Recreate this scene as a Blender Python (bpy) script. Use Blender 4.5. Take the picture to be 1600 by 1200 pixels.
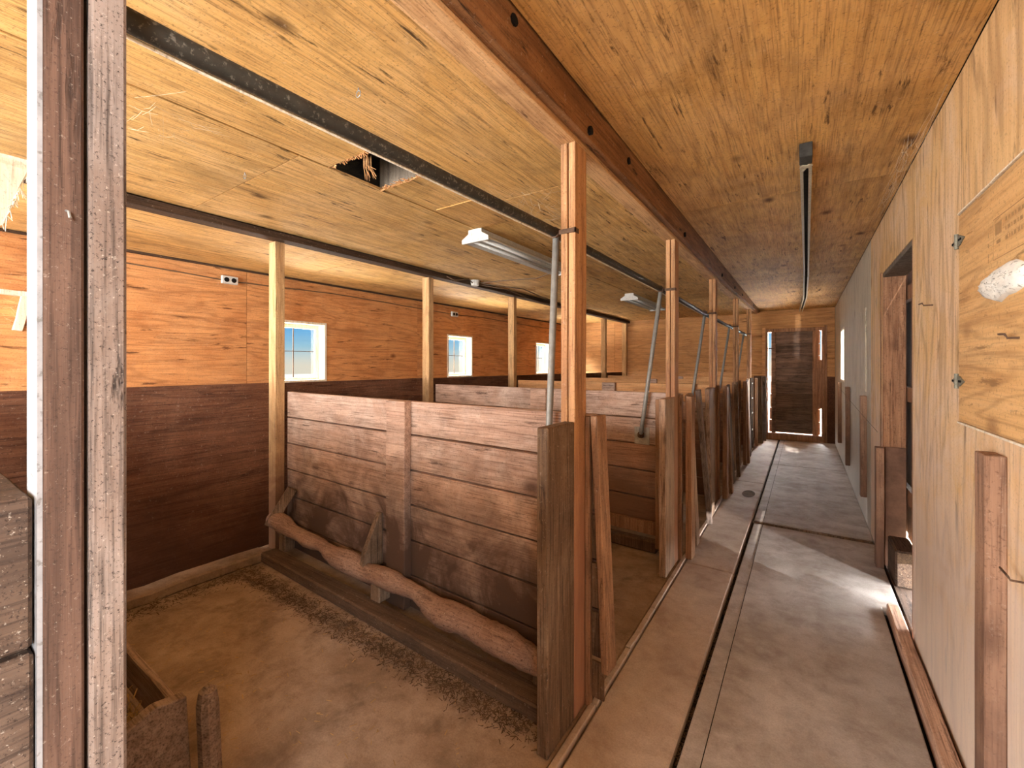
import bpy, math, random
from mathutils import Vector, Matrix
random.seed(7)
C = bpy.context.scene.collection
SC = bpy.context.scene
for o in list(bpy.data.objects): bpy.data.objects.remove(o)
PI = math.pi

# ------------------------------------------------------------------ camera, sky, lights, exposure
cam = bpy.data.cameras.new('camera'); co = bpy.data.objects.new('camera', cam); C.objects.link(co)
cam.sensor_width = 36; cam.lens = 675/1600*36; cam.shift_y = -29/1600
cam.clip_start = .02
co.location = (0, 0, 1.4); co.rotation_euler = (PI/2, 0, math.atan2(456, 675))
SC.camera = co
SC.view_settings.view_transform = 'Standard'; SC.view_settings.look = 'None'
SC.view_settings.gamma = 1; SC.view_settings.use_curve_mapping = False
SC.view_settings.exposure = 0.85

w = bpy.data.worlds.new('sky'); SC.world = w; w.use_nodes = True
nt = w.node_tree; nt.nodes.clear()
wo = nt.nodes.new('ShaderNodeOutputWorld'); bg = nt.nodes.new('ShaderNodeBackground')
tc = nt.nodes.new('ShaderNodeTexCoord'); sp = nt.nodes.new('ShaderNodeSeparateXYZ')
cr = nt.nodes.new('ShaderNodeValToRGB')
nt.links.new(tc.outputs['Generated'], sp.inputs[0]); nt.links.new(sp.outputs['Z'], cr.inputs[0])
nt.links.new(cr.outputs[0], bg.inputs[0]); nt.links.new(bg.outputs[0], wo.inputs[0])
e = cr.color_ramp.elements
e[0].position = 0.0; e[0].color = (.46, .43, .35, 1)
e[1].position = .5; e[1].color = (.035, .16, .40, 1)
for p, c in ((.012, (.40, .42, .38)), (.04, (.20, .35, .43)), (.08, (.075, .26, .48))):
    k = e.new(p); k.color = (*c, 1)
bg.inputs[1].default_value = 1.0

def area(name, loc, target, sx, sy, power, col):
    l = bpy.data.lights.new(name, 'AREA'); l.shape = 'RECTANGLE'; l.size = sx; l.size_y = sy
    l.energy = power; l.color = col
    o = bpy.data.objects.new(name, l); C.objects.link(o); o.location = loc
    d = Vector(target)-Vector(loc); o.rotation_euler = d.to_track_quat('-Z', 'Y').to_euler()
    return o
# added fill light from a made-up opening behind the camera
area('added_rear_fill', (-2.85, -3.3, 1.35), (-2.0, 3, 1.35), 3.6, 2.2, 430, (.97, .98, 1))
# daylight through the side doorway just behind the camera
area('daylight_side_doorway', (1.5, -1.3, 1.75), (-1.2, .6, .9), .9, .8, 110, (.93, .96, 1))
# daylight falling through the windows of the left wall
for y, pw in ((-.2, 420), (2.75, 480), (5.6, 720), (8.4, 1000)):
    area('daylight_window', (-6.6, y, 2.55), (-1.5, y+.2, .9), 1.6, .6, pw, (.96, .98, 1))
    area('daylight_ground_bounce', (-6.6, y, .35), (-3.4, y+.2, 1.9), 3.0, .7, pw*.6, (1, .93, .84))
# daylight behind the far door and the side door
area('daylight_far_door', (-.15, 11.4, 1.8), (-.15, 9, 1.2), 4.6, 4.4, 5500, (.93, .97, 1))
area('daylight_barn_door', (1.6, 3.9, .9), (.5, 3.9, .4), 1.6, 1.8, 260, (.95, .97, 1))
area('daylight_under_barn_door', (2.6, 1.75, .24), (-.1, 3.5, 0), .10, .05, 240, (.97, .98, 1))

# daylight through the small window of the right wall
area('daylight_right_window', (2.6, 7.7, 2.75), (-.5, 7.9, .5), 1.6, .8, 520, (.94, .97, 1))
sun = bpy.data.lights.new('sun', 'SUN'); sun.energy = 3.2; sun.angle = .01; sun.color = (1, .95, .86)
so = bpy.data.objects.new('sun', sun); C.objects.link(so); so.location = (10, -10, 20)
so.rotation_euler = Vector((-.45, .45, -1)).to_track_quat('-Z', 'Y').to_euler()

# ------------------------------------------------------------------ mesh helpers
class MB:
    def __init__(s): s.v = []; s.f = []; s.mi = []
    def add(s, v, f, mi=0):
        n = len(s.v); s.v += [tuple(p) for p in v]
        for q in f: s.f.append(tuple(i+n for i in q)); s.mi.append(mi)
        return s
    def box(s, x0, x1, y0, y1, z0, z1, mi=0):
        v = [(x, y, z) for z in (z0, z1) for y in (y0, y1) for x in (x0, x1)]
        return s.add(v, [(0,2,3,1), (4,5,7,6), (0,1,5,4), (2,6,7,3), (0,4,6,2), (1,3,7,5)], mi)
    def bar(s, p0, p1, a, b, up=(0, 0, 1), mi=0, wob=0, n=1):
        """box from p0 to p1; a = width across, b = width along up; wob = waviness"""
        p0 = Vector(p0); p1 = Vector(p1); d = (p1-p0).normalized(); u = Vector(up)
        sdir = d.cross(u).normalized(); u = sdir.cross(d).normalized()
        v = []; f = []
        for i in range(n+1):
            c = p0.lerp(p1, i/n)
            j = Vector((random.uniform(-wob, wob), random.uniform(-wob, wob), random.uniform(-wob, wob)))
            for su, sv in ((-1,-1), (1,-1), (1,1), (-1,1)):
                v.append(c+j+sdir*su*a/2+u*sv*b/2)
        for i in range(n):
            for k in range(4):
                q = i*4; f.append((q+k, q+(k+1) % 4, q+4+(k+1) % 4, q+4+k))
        f.append((3,2,1,0)); q = n*4; f.append((q, q+1, q+2, q+3))
        return s.add(v, f, mi)
    def tube(s, path, r, n=8, jit=0, cap=True, mi=0):
        v = []; f = []; m = len(path)
        for i, p in enumerate(path):
            p = Vector(p)
            a = Vector(path[max(i-1, 0)]); b = Vector(path[min(i+1, m-1)])
            d = (b-a).normalized(); u = Vector((0, 0, 1)) if abs(d.z) < .9 else Vector((1, 0, 0))
            sd = d.cross(u).normalized(); u = sd.cross(d)
            rr = r[i] if isinstance(r, (list, tuple)) else r
            for k in range(n):
                t = 2*PI*k/n; q = rr*(1+random.uniform(-jit, jit))
                v.append(p+sd*math.cos(t)*q+u*math.sin(t)*q)
        for i in range(m-1):
            for k in range(n):
                f.append((i*n+k, i*n+(k+1) % n, (i+1)*n+(k+1) % n, (i+1)*n+k))
        if cap: f.append(tuple(reversed(range(n)))); f.append(tuple(range((m-1)*n, m*n)))
        return s.add(v, f, mi)
    def prism(s, pts, d, mi=0):
        """extrude polygon pts (3-D) by vector d"""
        n = len(pts); d = Vector(d); v = [Vector(p) for p in pts]+[Vector(p)+d for p in pts]
        f = [tuple(reversed(range(n))), tuple(range(n, 2*n))]
        f += [(i, (i+1) % n, n+(i+1) % n, n+i) for i in range(n)]
        return s.add(v, f, mi)
    def cells(s, ax, u0, u1, v0, v1, t0, t1, holes):
        """flat sheet (ax = normal axis) with rectangular holes (u0,u1,v0,v1)"""
        us = sorted({u0, u1, *[min(max(a, u0), u1) for h in holes for a in h[:2]]})
        vs = sorted({v0, v1, *[min(max(a, v0), v1) for h in holes for a in h[2:]]})
        for i in range(len(us)-1):
            for j in range(len(vs)-1):
                cu = (us[i]+us[i+1])/2; cv = (vs[j]+vs[j+1])/2
                if any(h[0] < cu < h[1] and h[2] < cv < h[3] for h in holes): continue
                a, b, c, d = us[i], us[i+1], vs[j], vs[j+1]
                if ax == 'x': s.box(t0, t1, a, b, c, d)
                elif ax == 'y': s.box(a, b, t0, t1, c, d)
                else: s.box(a, b, c, d, t0, t1)
        return s
WL = {}
def wl(p): return WL[p] if p in WL else Vector((0, 0, 0))
def obj(name, mb, mat, parent=None, bevel=0, smooth=False, kind=None, local=False, label=None):
    off = Vector((0, 0, 0)) if local else (wl(parent) if parent else Vector((0, 0, 0)))
    me = bpy.data.meshes.new(name)
    me.from_pydata([tuple(Vector(p)-off) for p in mb.v], [], mb.f)
    mats = mat if isinstance(mat, (list, tuple)) else [mat]
    for m in mats: me.materials.append(m)
    if len(mats) > 1: me.polygons.foreach_set('material_index', mb.mi)
    if smooth: me.polygons.foreach_set('use_smooth', [True]*len(me.polygons))
    me.update()
    o = bpy.data.objects.new(name, me); C.objects.link(o)
    if parent: o.parent = parent; WL[o] = off
    if bevel:
        b = o.modifiers.new('bevel', 'BEVEL'); b.width = bevel; b.segments = 1; b.limit_method = 'ANGLE'
    if kind: o['kind'] = kind
    if label: o['label'] = label
    return o
def tag(o, label, cat=None, group=None, kind=None):
    o['label'] = label
    if cat: o['category'] = cat
    if group: o['group'] = group
    if kind: o['kind'] = kind
    return o
def thing(name, loc, label, cat, group=None, kind=None, rz=0):
    o = bpy.data.objects.new(name, None); C.objects.link(o); o.location = loc; o.rotation_euler = (0, 0, rz)
    o.empty_display_size = .1; WL[o] = Vector(loc)
    return tag(o, label, cat, group, kind)

# ------------------------------------------------------------------ materials
def S(r, g, b, sat=.84, up=1.04):
    L = .3*r+.59*g+.11*b
    r, g, b = [min(255, max(0, (L+(c-L)*sat)*up)) for c in (r, g, b)]
    return tuple(((c/255/12.92) if c <= 10 else ((c/255+.055)/1.055)**2.4) for c in (r, g, b))
class N:
    def __init__(s, name):
        s.m = bpy.data.materials.new(name); s.m.use_nodes = True; s.t = s.m.node_tree
        s.p = s.t.nodes['Principled BSDF']; s.p.inputs['Specular IOR Level'].default_value = .25
    def n(s, k, **kw):
        x = s.t.nodes.new('ShaderNode'+k)
        for a, b in kw.items(): setattr(x, a, b)
        return x
    def l(s, a, b): s.t.links.new(a, b)
    def math(s, op, a, b=None, clamp=False):
        x = s.n('Math', operation=op, use_clamp=clamp)
        for i, q in enumerate((a, b)):
            if q is None: continue
            if isinstance(q, (int, float)): x.inputs[i].default_value = q
            else: s.l(q, x.inputs[i])
        return x.outputs[0]
    def noise(s, vec, scale, detail=4, rough=.55, dist=0):
        x = s.n('TexNoise'); s.l(vec, x.inputs['Vector']); x.inputs['Scale'].default_value = scale
        x.inputs['Detail'].default_value = detail; x.inputs['Roughness'].default_value = rough
        x.inputs['Distortion'].default_value = dist
        return x.outputs['Fac']
    def ramp(s, fac, stops):
        x = s.n('ValToRGB'); s.l(fac, x.inputs[0]); e = x.color_ramp.elements
        e[0].position, e[1].position = stops[0][0], stops[-1][0]
        def c4(c): return (c, c, c, 1) if isinstance(c, (int, float)) else (*c, 1)
        e[0].color, e[1].color = c4(stops[0][1]), c4(stops[-1][1])
        for p, c in stops[1:-1]:
            k = e.new(p); k.color = c4(c)
        return x.outputs[0]
    def mix(s, fac, a, b, mode='MIX'):
        x = s.n('Mix', data_type='RGBA', blend_type=mode)
        for sock, q in ((x.inputs[0], fac), (x.inputs[6], a), (x.inputs[7], b)):
            if isinstance(q, (int, float)): sock.default_value = q
            elif isinstance(q, tuple): sock.default_value = (*q, 1)
            else: s.l(q, sock)
        return x.outputs[2]
    def coords(s, scale, rnd=True, kind='Object'):
        tc = s.n('TexCoord'); v = tc.outputs[kind]
        if rnd:
            oi = s.n('ObjectInfo'); m = s.n('VectorMath', operation='SCALE'); m.inputs[0].default_value = (37, 53, 71)
            s.l(oi.outputs['Random'], m.inputs['Scale']); a = s.n('VectorMath', operation='ADD')
            s.l(v, a.inputs[0]); s.l(m.outputs[0], a.inputs[1]); v = a.outputs[0]
        mp = s.n('Mapping'); mp.inputs['Scale'].default_value = scale; s.l(v, mp.inputs[0])
        return mp.outputs[0], v
    def bump(s, h, strength=.3, dist=.01):
        b = s.n('Bump'); b.inputs['Strength'].default_value = strength; b.inputs['Distance'].default_value = dist
        s.l(h, b.inputs['Height']); s.l(b.outputs[0], s.p.inputs['Normal'])

def wood(name, a, b, dark, axis='x', rings=0.5, streak=.5, knots=.5, blotch=.4, blotch_col=None, dirt=None,
         rough=.8, gs=1.0, rnd=True, tone=.25, pale=None, grit=.5, gsc=1):
    """a, b main tones; dark = knots and fine grain; axis = grain direction; dirt = (colour, z_low, z_high, amount)"""
    N_ = N(name); s = N_
    k = {'x': (.12, 1, 1), 'y': (1, .12, 1), 'z': (1, 1, .12)}[axis]
    v, raw = s.coords(tuple(q*gs for q in k), rnd)
    # annual ring figure
    f1 = s.noise(v, 3.2, 3, .5, .4)
    ring = s.math('SINE', s.math('MULTIPLY', f1, 75))
    ring = s.ramp(s.math('MULTIPLY_ADD', ring, .5) if False else s.math('ADD', s.math('MULTIPLY', ring, .5), .5), [(0, 0.0), (.72, .12), (1, 1.0)])
    k2 = {'x': (.03, 1, 1), 'y': (1, .03, 1), 'z': (1, 1, .03)}[axis]
    mp2 = s.n('Mapping'); mp2.inputs['Scale'].default_value = k2; s.l(raw, mp2.inputs[0])
    fine = s.noise(mp2.outputs[0], 160*gs, 3, .65)
    med = s.noise(mp2.outputs[0], 34*gs, 4, .6)
    col = s.mix(s.ramp(med, [(.3, 0), (.7, 1)]), a, b)
    big = s.noise(raw, 1.3, 3, .5)
    if blotch_col is None: blotch_col = tuple(q*.45 for q in a)
    col = s.mix(s.math('MULTIPLY', s.ramp(s.noise(raw, 2.6, 6, .62, .5), [(.48, 0), (.72, 1)]), blotch), col, blotch_col)
    if pale:
        col = s.mix(s.math('MULTIPLY', s.ramp(s.noise(raw, 1.9, 6, .68, .8), [(.45, 0), (.68, 1)]), pale[1]), col, pale[0])
    col = s.mix(s.math('MULTIPLY', ring, rings*.55), col, dark)
    col = s.mix(s.math('MULTIPLY', s.ramp(fine, [(.48, 0), (.70, 1)]), streak*.8), col, dark)
    # knots and splinters
    vo = s.n('TexVoronoi'); vo.inputs['Scale'].default_value = 2.6*gs
    mp3 = s.n('Mapping'); mp3.inputs['Scale'].default_value = {'x': (.6, 1, 1), 'y': (1, .6, 1), 'z': (1, 1, .6)}[axis]
    s.l(raw, mp3.inputs[0]); s.l(mp3.outputs[0], vo.inputs['Vector'])
    kn = s.ramp(vo.outputs['Distance'], [(.03, 1), (.055, .7), (.11, 0)])
    col = s.mix(s.math('MULTIPLY', kn, knots), col, dark)
    sc = s.ramp(s.noise(v, 26, 5, .7, .3), [(.60, 0), (.67, 1)])
    col = s.mix(s.math('MULTIPLY', sc, knots*.9), col, tuple(q*.5 for q in dark))
    sm = s.ramp(s.noise(v, 7, 6, .7, .4), [(.55, 0), (.68, 1)])
    col = s.mix(s.math('MULTIPLY', sm, knots*.42), col, tuple(q*.9+.012 for q in dark))
    col = s.mix(s.ramp(s.noise(raw, 95*gsc, 3, .8), [(.56, 0), (.68, grit)]), col, tuple(q*.8 for q in dark))
    col = s.mix(s.ramp(s.noise(raw, 60*gsc, 4, .8), [(.60, 0), (.72, grit*.45)]), col, S(232, 214, 190))
    if tone:
        oi = s.n('ObjectInfo'); h = s.n('HueSaturation'); s.l(col, h.inputs['Color'])
        s.l(s.math('ADD', s.math('MULTIPLY', oi.outputs['Random'], tone), 1-tone*.5), h.inputs['Value']); col = h.outputs[0]
    if dirt:
        ge = s.n('NewGeometry'); sx = s.n('SeparateXYZ'); s.l(ge.outputs['Position'], sx.inputs[0])
        dn = s.noise(ge.outputs['Position'], 3.4, 6, .65, .6)
        zz = s.math('ADD', sx.outputs['Z'], s.math('MULTIPLY', s.math('SUBTRACT', dn, .5), (dirt[2]-dirt[1])*2.2))
        mr = s.n('MapRange'); s.l(zz, mr.inputs[0]); mr.inputs[1].default_value = dirt[1]; mr.inputs[2].default_value = dirt[2]
        mr.inputs[3].default_value = dirt[3]; mr.inputs[4].default_value = 0
        col = s.mix(mr.outputs[0], col, dirt[0])
    s.l(col, s.p.inputs['Base Color']); s.p.inputs['Roughness'].default_value = rough
    s.bump(s.math('SUBTRACT', s.math('MULTIPLY', fine, .6), s.math('ADD', s.math('MULTIPLY', sc, .6), s.math('MULTIPLY', kn, .5))), .35, .004)
    return s.m

def plain(name, col, rough=.6, metal=0, var=.25, scale=18, emit=None, spots=None):
    s = N(name); v, raw = s.coords((1, 1, 1))
    c = s.mix(s.ramp(s.noise(raw, scale, 6, .65), [(.35, 0), (.68, 1)]), col, tuple(q*(1-var) for q in col))
    if spots: c = s.mix(s.ramp(s.noise(raw, scale*3, 5, .7), [(.56, 0), (.64, spots[1])]), c, spots[0])
    s.l(c, s.p.inputs['Base Color']); s.p.inputs['Roughness'].default_value = rough; s.p.inputs['Metallic'].default_value = metal
    return s.m

def concrete(name, a, b, dust, rough=.75, dirt=.5, spec=.3):
    s = N(name); ge = s.n('NewGeometry'); p = ge.outputs['Position']
    c = s.mix(s.ramp(s.noise(p, 2.6, 9, .68, .2), [(.36, 0), (.64, 1)]), a, b)
    c = s.mix(s.math('MULTIPLY', s.ramp(s.noise(p, 5.5, 8, .72, .25), [(.46, 0), (.66, 1)]), dirt), c, dust)
    fine = s.noise(p, 140, 4, .8)
    c = s.mix(s.math('MULTIPLY', s.ramp(fine, [(.42, 0), (.70, 1)]), .35), c, tuple(q*.45 for q in b))
    sp = s.ramp(s.noise(p, 38, 4, .75), [(.67, 0), (.73, 1)])
    c = s.mix(s.math('MULTIPLY', sp, .6), c, tuple(q*.22 for q in b))
    s.l(c, s.p.inputs['Base Color']); s.p.inputs['Roughness'].default_value = rough
    s.p.inputs['Specular IOR Level'].default_value = spec
    s.bump(s.math('ADD', s.noise(p, 12, 6, .7), s.math('MULTIPLY', fine, .25)), .35, .012)
    return s.m

M = {}
M['ply_ceiling'] = wood('ceiling plywood', S(218,164,84), S(198,140,64), S(88,52,20), 'y', .3, .7, .9, .7, S(150,104,46), tone=.10, pale=(S(222,170,104), .55))
M['ply_stall'] = wood('stall ceiling plywood', S(228,176,96), S(208,152,74), S(84,54,22), 'y', .3, .7, 1, .65, S(160,120,58), tone=.10, pale=(S(232,186,120), .55))
M['ply_left'] = wood('left wall plywood', S(226,152,82), S(206,130,66), S(122,66,30), 'y', .55, .6, .9, .45, S(176,98,42), tone=.08, pale=(S(236,176,110), .35))
M['ply_far'] = wood('end wall plywood', S(224,164,98), S(204,138,74), S(120,70,34), 'x', .4, .6, .8, .4, S(160,104,56), tone=.08)
M['ply_right'] = wood('right wall plywood', S(234,194,130), S(222,172,104), S(150,102,58), 'z', .75, .35, .7, .25, S(196,140,84), tone=.06,
                      dirt=(S(222,204,190), .55, 1.3, .7), pale=(S(228,208,184), .5))
M['ply_hatch'] = wood('hatch plywood', S(228,180,112), S(214,158,88), S(140,90,44), 'y', .55, .4, .6, .2, S(190,130,70), tone=.04)
M['ply_white'] = wood('pale far wall plywood', S(214,200,172), S(196,180,150), S(110,92,68), 'z', .35, .5, .7, .35, S(176,160,130), tone=.10,
                      dirt=(S(190,192,192), .4, 1.3, .6))  # paler wood for the far part of the wall, greyer towards the floor
M['ply_dark'] = wood('dark stained plywood', S(124,78,50), S(96,54,32), S(40,20,10), 'y', .5, .8, .5, .5, S(84,44,26), tone=.12, pale=(S(158,112,82), .35),
                     dirt=(S(74,42,24), .1, .75, .75))
M['ply_grey'] = wood('weathered loft timber', S(140,124,104), S(112,98,82), S(50,42,34), 'z', .5, .8, .4, .4, tone=.1)
PLK = dict(rings=.35, streak=.8, knots=.8, blotch=.6)
M['plank'] = wood('stall planks', S(206,168,142), S(180,138,112), S(80,48,32), 'x', **PLK, blotch_col=S(140,102,80), tone=.10,
                  dirt=(S(84,60,46), .25, .98, 1), pale=(S(218,194,174), .7))
M['plank_dark'] = wood('dark stall planks', S(190,140,104), S(164,114,80), S(64,34,20), 'x', **PLK, tone=.25,
                       dirt=(S(120,86,64), .35, 1.0, .85))
M['plank_orange'] = wood('orange top planks', S(236,176,112), S(220,150,86), S(130,74,36), 'x', .35, .5, .6, .3, tone=.12)
M['stud'] = wood('post timber', S(206,152,98), S(178,120,72), S(86,48,26), 'z', .5, .8, .7, .35, tone=.12,
                 dirt=(S(158,104,76), .6, 1.6, .8))
M['stud_left'] = wood('pale stud timber', S(222,180,120), S(202,148,90), S(112,70,36), 'z', .4, .7, .6, .3, tone=.12,
                      dirt=(S(120,78,50), .4, 1.25, .95))
M['stud_near'] = wood('brown near stud', S(112,80,62), S(84,58,44), S(42,26,18), 'z', .7, .9, .6, .5, S(70,46,36), tone=0, pale=(S(130,98,78), .4), gsc=2.6)
M['stud_worn'] = wood('weathered near board', S(146,122,106), S(118,94,78), S(38,26,20), 'z', .2, .9, 1, .6, S(92,72,62), tone=0, pale=(S(162,148,138), .6), grit=.9, gsc=2.6)
M['guard'] = wood('weathered guard board', S(128,98,70), S(96,70,46), S(52,32,20), 'z', .6, 1, .7, .6, S(96,70,50), tone=.2, pale=(S(168,142,118), .45))
M['guard_pale'] = wood('paler guard board', S(186,150,118), S(156,118,88), S(70,46,32), 'z', .5, 1, .7, .5, tone=.2, pale=(S(196,172,150), .4))
M['end_board'] = wood('end board timber', S(178,130,92), S(150,106,72), S(66,40,24), 'z', .5, .8, .7, .5, tone=.3)
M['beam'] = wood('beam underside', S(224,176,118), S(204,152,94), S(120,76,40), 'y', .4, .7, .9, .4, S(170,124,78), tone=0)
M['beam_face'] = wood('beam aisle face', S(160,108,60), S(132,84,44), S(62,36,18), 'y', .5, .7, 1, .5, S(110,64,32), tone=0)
M['strip'] = wood('dark ceiling strip', S(92,66,44), S(66,46,30), S(28,18,12), 'y', .4, .8, .5, .4, tone=0)
M['rough'] = wood('rough sawn timber', S(98,74,56), S(68,50,38), S(34,22,16), 'y', .4, 1, 1, .7, S(60,42,32), tone=.25, pale=(S(136,110,90), .4), grit=.9, gsc=2.2)
M['doorwood'] = wood('old door boards', S(150,116,92), S(112,84,66), S(40,28,20), 'x', .5, .9, .8, .7, S(52,38,30), tone=.35)
M['doorframe'] = wood('reddish door frame', S(190,136,94), S(156,104,68), S(74,42,26), 'z', .5, .8, .7, .5, tone=.25)
M['cleat'] = wood('wall cleat timber', S(186,142,110), S(154,110,80), S(76,46,30), 'z', .4, .8, .6, .5, tone=.15,
                  dirt=(S(112,78,60), .2, .9, .8))
M['sill_board'] = wood('pale sill board', S(222,178,146), S(196,150,120), S(110,72,50), 'y', .4, .8, .8, .4, S(160,120,94), tone=0)
M['log'] = wood('dusty log', S(164,126,102), S(134,98,76), S(70,42,28), 'x', .2, .7, .5, .7, S(112,72,50), tone=0, pale=(S(188,150,124), .5), grit=.8)
M['timber_dirty'] = wood('dirty floor timber', S(110,84,62), S(84,62,46), S(40,28,20), 'x', .2, .7, .5, .7, S(64,46,34), tone=0)
M['trough'] = wood('grey trough wood', S(176,150,132), S(140,112,94), S(66,46,34), 'x', .4, .9, .6, .5, S(104,78,60), tone=.2)
M['white'] = plain('flaking white paint', S(206,203,192), .8, 0, .12, 22, spots=(S(140,132,118), .5))
M['frame'] = wood('pale window frame', S(244,234,208), S(226,208,176), S(150,124,92), 'z', .3, .6, .6, .3, tone=.05)
M['galv'] = plain('galvanised steel', S(150,148,140), .6, .45, .25, 40)
M['hinge'] = plain('dusty hinge', S(142,138,118), .7, .3, .5, 90)
M['pipe'] = plain('dusty black pipe', S(58,54,46), .5, .2, .35, 30, spots=(S(120,112,98), .6))
M['black'] = plain('black recess', S(20,16,13), .9, 0, .3)
M['rust'] = plain('rusty iron', S(110,82,62), .8, .3, .4, 60)
M['cable'] = plain('old grey cable', S(120,92,66), .8, 0, .3)
M['tin'] = plain('worn tin plate', S(178,172,158), .5, .5, .4, 30)
M['foam'] = plain('chewed white foam', S(236,232,218), .95, 0, .2, 26, spots=(S(96,96,70), .9))
M['mesh_dark'] = plain('channel inner', S(66,64,58), .7, .3, .4, 40)
M['channel'] = plain('dusty channel lip', S(190,178,146), .6, .3, .3, 60)
M['ink'] = plain('faded ink', S(176,132,78), .9, 0, .2, 90)
M['web'] = plain('dusty cobweb', S(226,206,170), 1, 0, .1)
M['straw'] = plain('straw', S(190,150,92), .9, 0, .5, 9)
M['straw_dark'] = plain('dirty straw', S(104,78,54), .95, 0, .5, 9)
M['floor_aisle'] = concrete('aisle concrete', S(200,190,180), S(164,150,136), S(122,98,80), .7, .5)
M['floor_strip'] = concrete('gutter concrete', S(208,188,168), S(178,152,130), S(140,108,82), .72, .45)
M['floor_stall'] = concrete('stall floor', S(178,152,128), S(142,114,88), S(96,72,50), .85, .6, .2)
M['floor_gap'] = plain('dark joint', S(34,26,20), .95, 0, .4, 30)
M['ground'] = plain('dry grass ground', S(236,222,190), 1, 0, .2, 3)
# window glass
g = N('window glass'); 
g.t.nodes.remove(g.p)
tr = g.n('BsdfTransparent'); gl = g.n('BsdfGlossy'); gl.inputs['Roughness'].default_value = .05
mx = g.n('MixShader'); mx.inputs[0].default_value = .05; g.l(tr.outputs[0], mx.inputs[1]); g.l(gl.outputs[0], mx.inputs[2])
g.l(mx.outputs[0], g.t.nodes['Material Output'].inputs[0]); M['glass'] = g.m

# ------------------------------------------------------------------ measurements
XR = .46; XL = -4.85; YE = 9.55; YB = -3.0; HA = 2.44; HS = 2.40; XS = -.75; XP = -3.32
PY = [1.553, 3.152, 4.836, 6.651, 8.376]
LY = [1.709, 3.327, 4.96, 6.6, 8.285]

# ------------------------------------------------------------------ floor
t = thing('floor', (0, 0, 0), 'worn dusty concrete barn floor with slabs and joints', 'floor', kind='structure')
obj('floor_base', MB().box(XL-.1, XR+.1, YB, YE+.1, -.2, -.045), M['floor_gap'], t)
def slab(x0, x1, y0, y1, z, mat, name='slab'):
    return obj(name, MB().box(x0, x1, y0, y1, -.05, z), mat, t, bevel=.008)
slab(XL, -.735, YB, YE, .0, M['floor_stall'], 'stall_floor')
for y0, y1 in ((YB, .2), (.206, 3.24), (3.246, 5.90), (5.906, YE)): slab(-.700, -.392, y0, y1, 0, M['floor_strip'])
# chipped curb strip between stalls and gutter
mb = MB(); pts = []
yy = YB
while yy < YE: mb.bar((-.719+random.uniform(-.002, .002), yy, -.015), (-.719, min(yy+.42, YE), -.015), .026, .05, wob=.0015, n=3); yy += .424
obj('curb', mb, M['floor_strip'], t, bevel=.003)
obj('slab', MB().add([(x, y, z) for z in (-.05, 0) for x, y in ((-.368, YB), (XR-.085, YB), (XR-.085, 3.28), (XR, 3.28), (XR, 4.385), (-.368, 4.385))], [(5,4,3,2,1,0), (6,7,8,9,10,11)]+[(i, (i+1) % 6, (i+1) % 6+6, i+6) for i in range(6)]), M['floor_aisle'], t, bevel=.004)
slab(-.372, XR, 4.425, 7.1, .012, M['floor_aisle'])
slab(-.372, XR, 7.106, YE, .012, M['floor_aisle'])
# raised timber edging of the slab step
obj('edge_strip', MB().bar((-.38, 4.405, .002), (.45, 4.40, .004), .022, .018, wob=.002, n=8), M['guard'], t, bevel=.002)
# scored line along the wide slab
obj('score_line', MB().box(-.300, -.297, YB, 4.38, -.001, .0012).box(-.300, -.297, 4.44, YE, .011, .0132), M['floor_gap'], t)
# worn hollow in the gutter slab
mb = MB(); n = 18
mb.add([(-.50+.062*math.cos(2*PI*i/n), 5.35+.15*math.sin(2*PI*i/n), .0012) for i in range(n)], [tuple(range(n))])
obj('worn_hollow', mb, plain('wet brown hollow', S(112,88,66), .95, 0, .5, 14), t)

# outside ground
tag(obj('ground', MB().box(-80, 60, -60, 80, -.45, -.25), M['ground']), 'pale dry grass ground outside the barn', 'ground', kind='structure')

# ------------------------------------------------------------------ ceiling
c = thing('ceiling', (0, 0, HS), 'stained plywood ceiling of nailed sheets above stalls and aisle', 'ceiling', kind='structure')
HX = (-1.985, -1.66, 1.29, 1.63)       # the broken hole
obj('loft_boards', MB().box(XL-.1, XR+.25, YB-.1, YE+.1, 2.80, 2.84), M['ply_grey'], c)
def sheet(x0, x1, y0, y1, z, mat, holes=()):
    return obj('plywood_sheet', MB().cells('z', x0+.003, x1-.003, y0+.003, y1-.003, z, z+.012, holes), mat, c)
for y0, y1 in ((-3, -.0), (0, 3.09), (3.09, 5.75), (5.75, 8.3), (8.3, YE)): sheet(-.695, XR, y0, y1, HA, M['ply_ceiling'])
for y0, y1 in ((-3, -.3), (-.3, 2.14), (2.14, 4.58), (4.58, 7.02), (7.02, YE)): sheet(HX[0], -.80, y0, y1, HS, M['ply_stall'], [HX])
for y0, y1 in ((-3, -1.3), (-1.3, 1.14), (1.14, 3.58), (3.58, 6.02), (6.02, 8.46), (8.46, YE)): sheet(-3.24, HX[0]-.009, y0, y1, HS, M['ply_stall'])
for y0, y1 in ((-3, .2), (.2, 2.64), (2.64, 5.08), (5.08, 7.52), (7.52, YE)): sheet(XL, -3.36, y0, y1, HS, M['ply_stall'])
obj('joist', MB().box(HX[0]-.05, HX[1]+.2, HX[3]+.015, HX[3]+.055, HS+.013, 2.79), M['ply_grey'], c)
obj('joist', MB().box(HX[0]-.05, HX[1]+.2, HX[2]-.08, HX[2]-.04, HS+.013, 2.79), M['ply_grey'], c)
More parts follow.
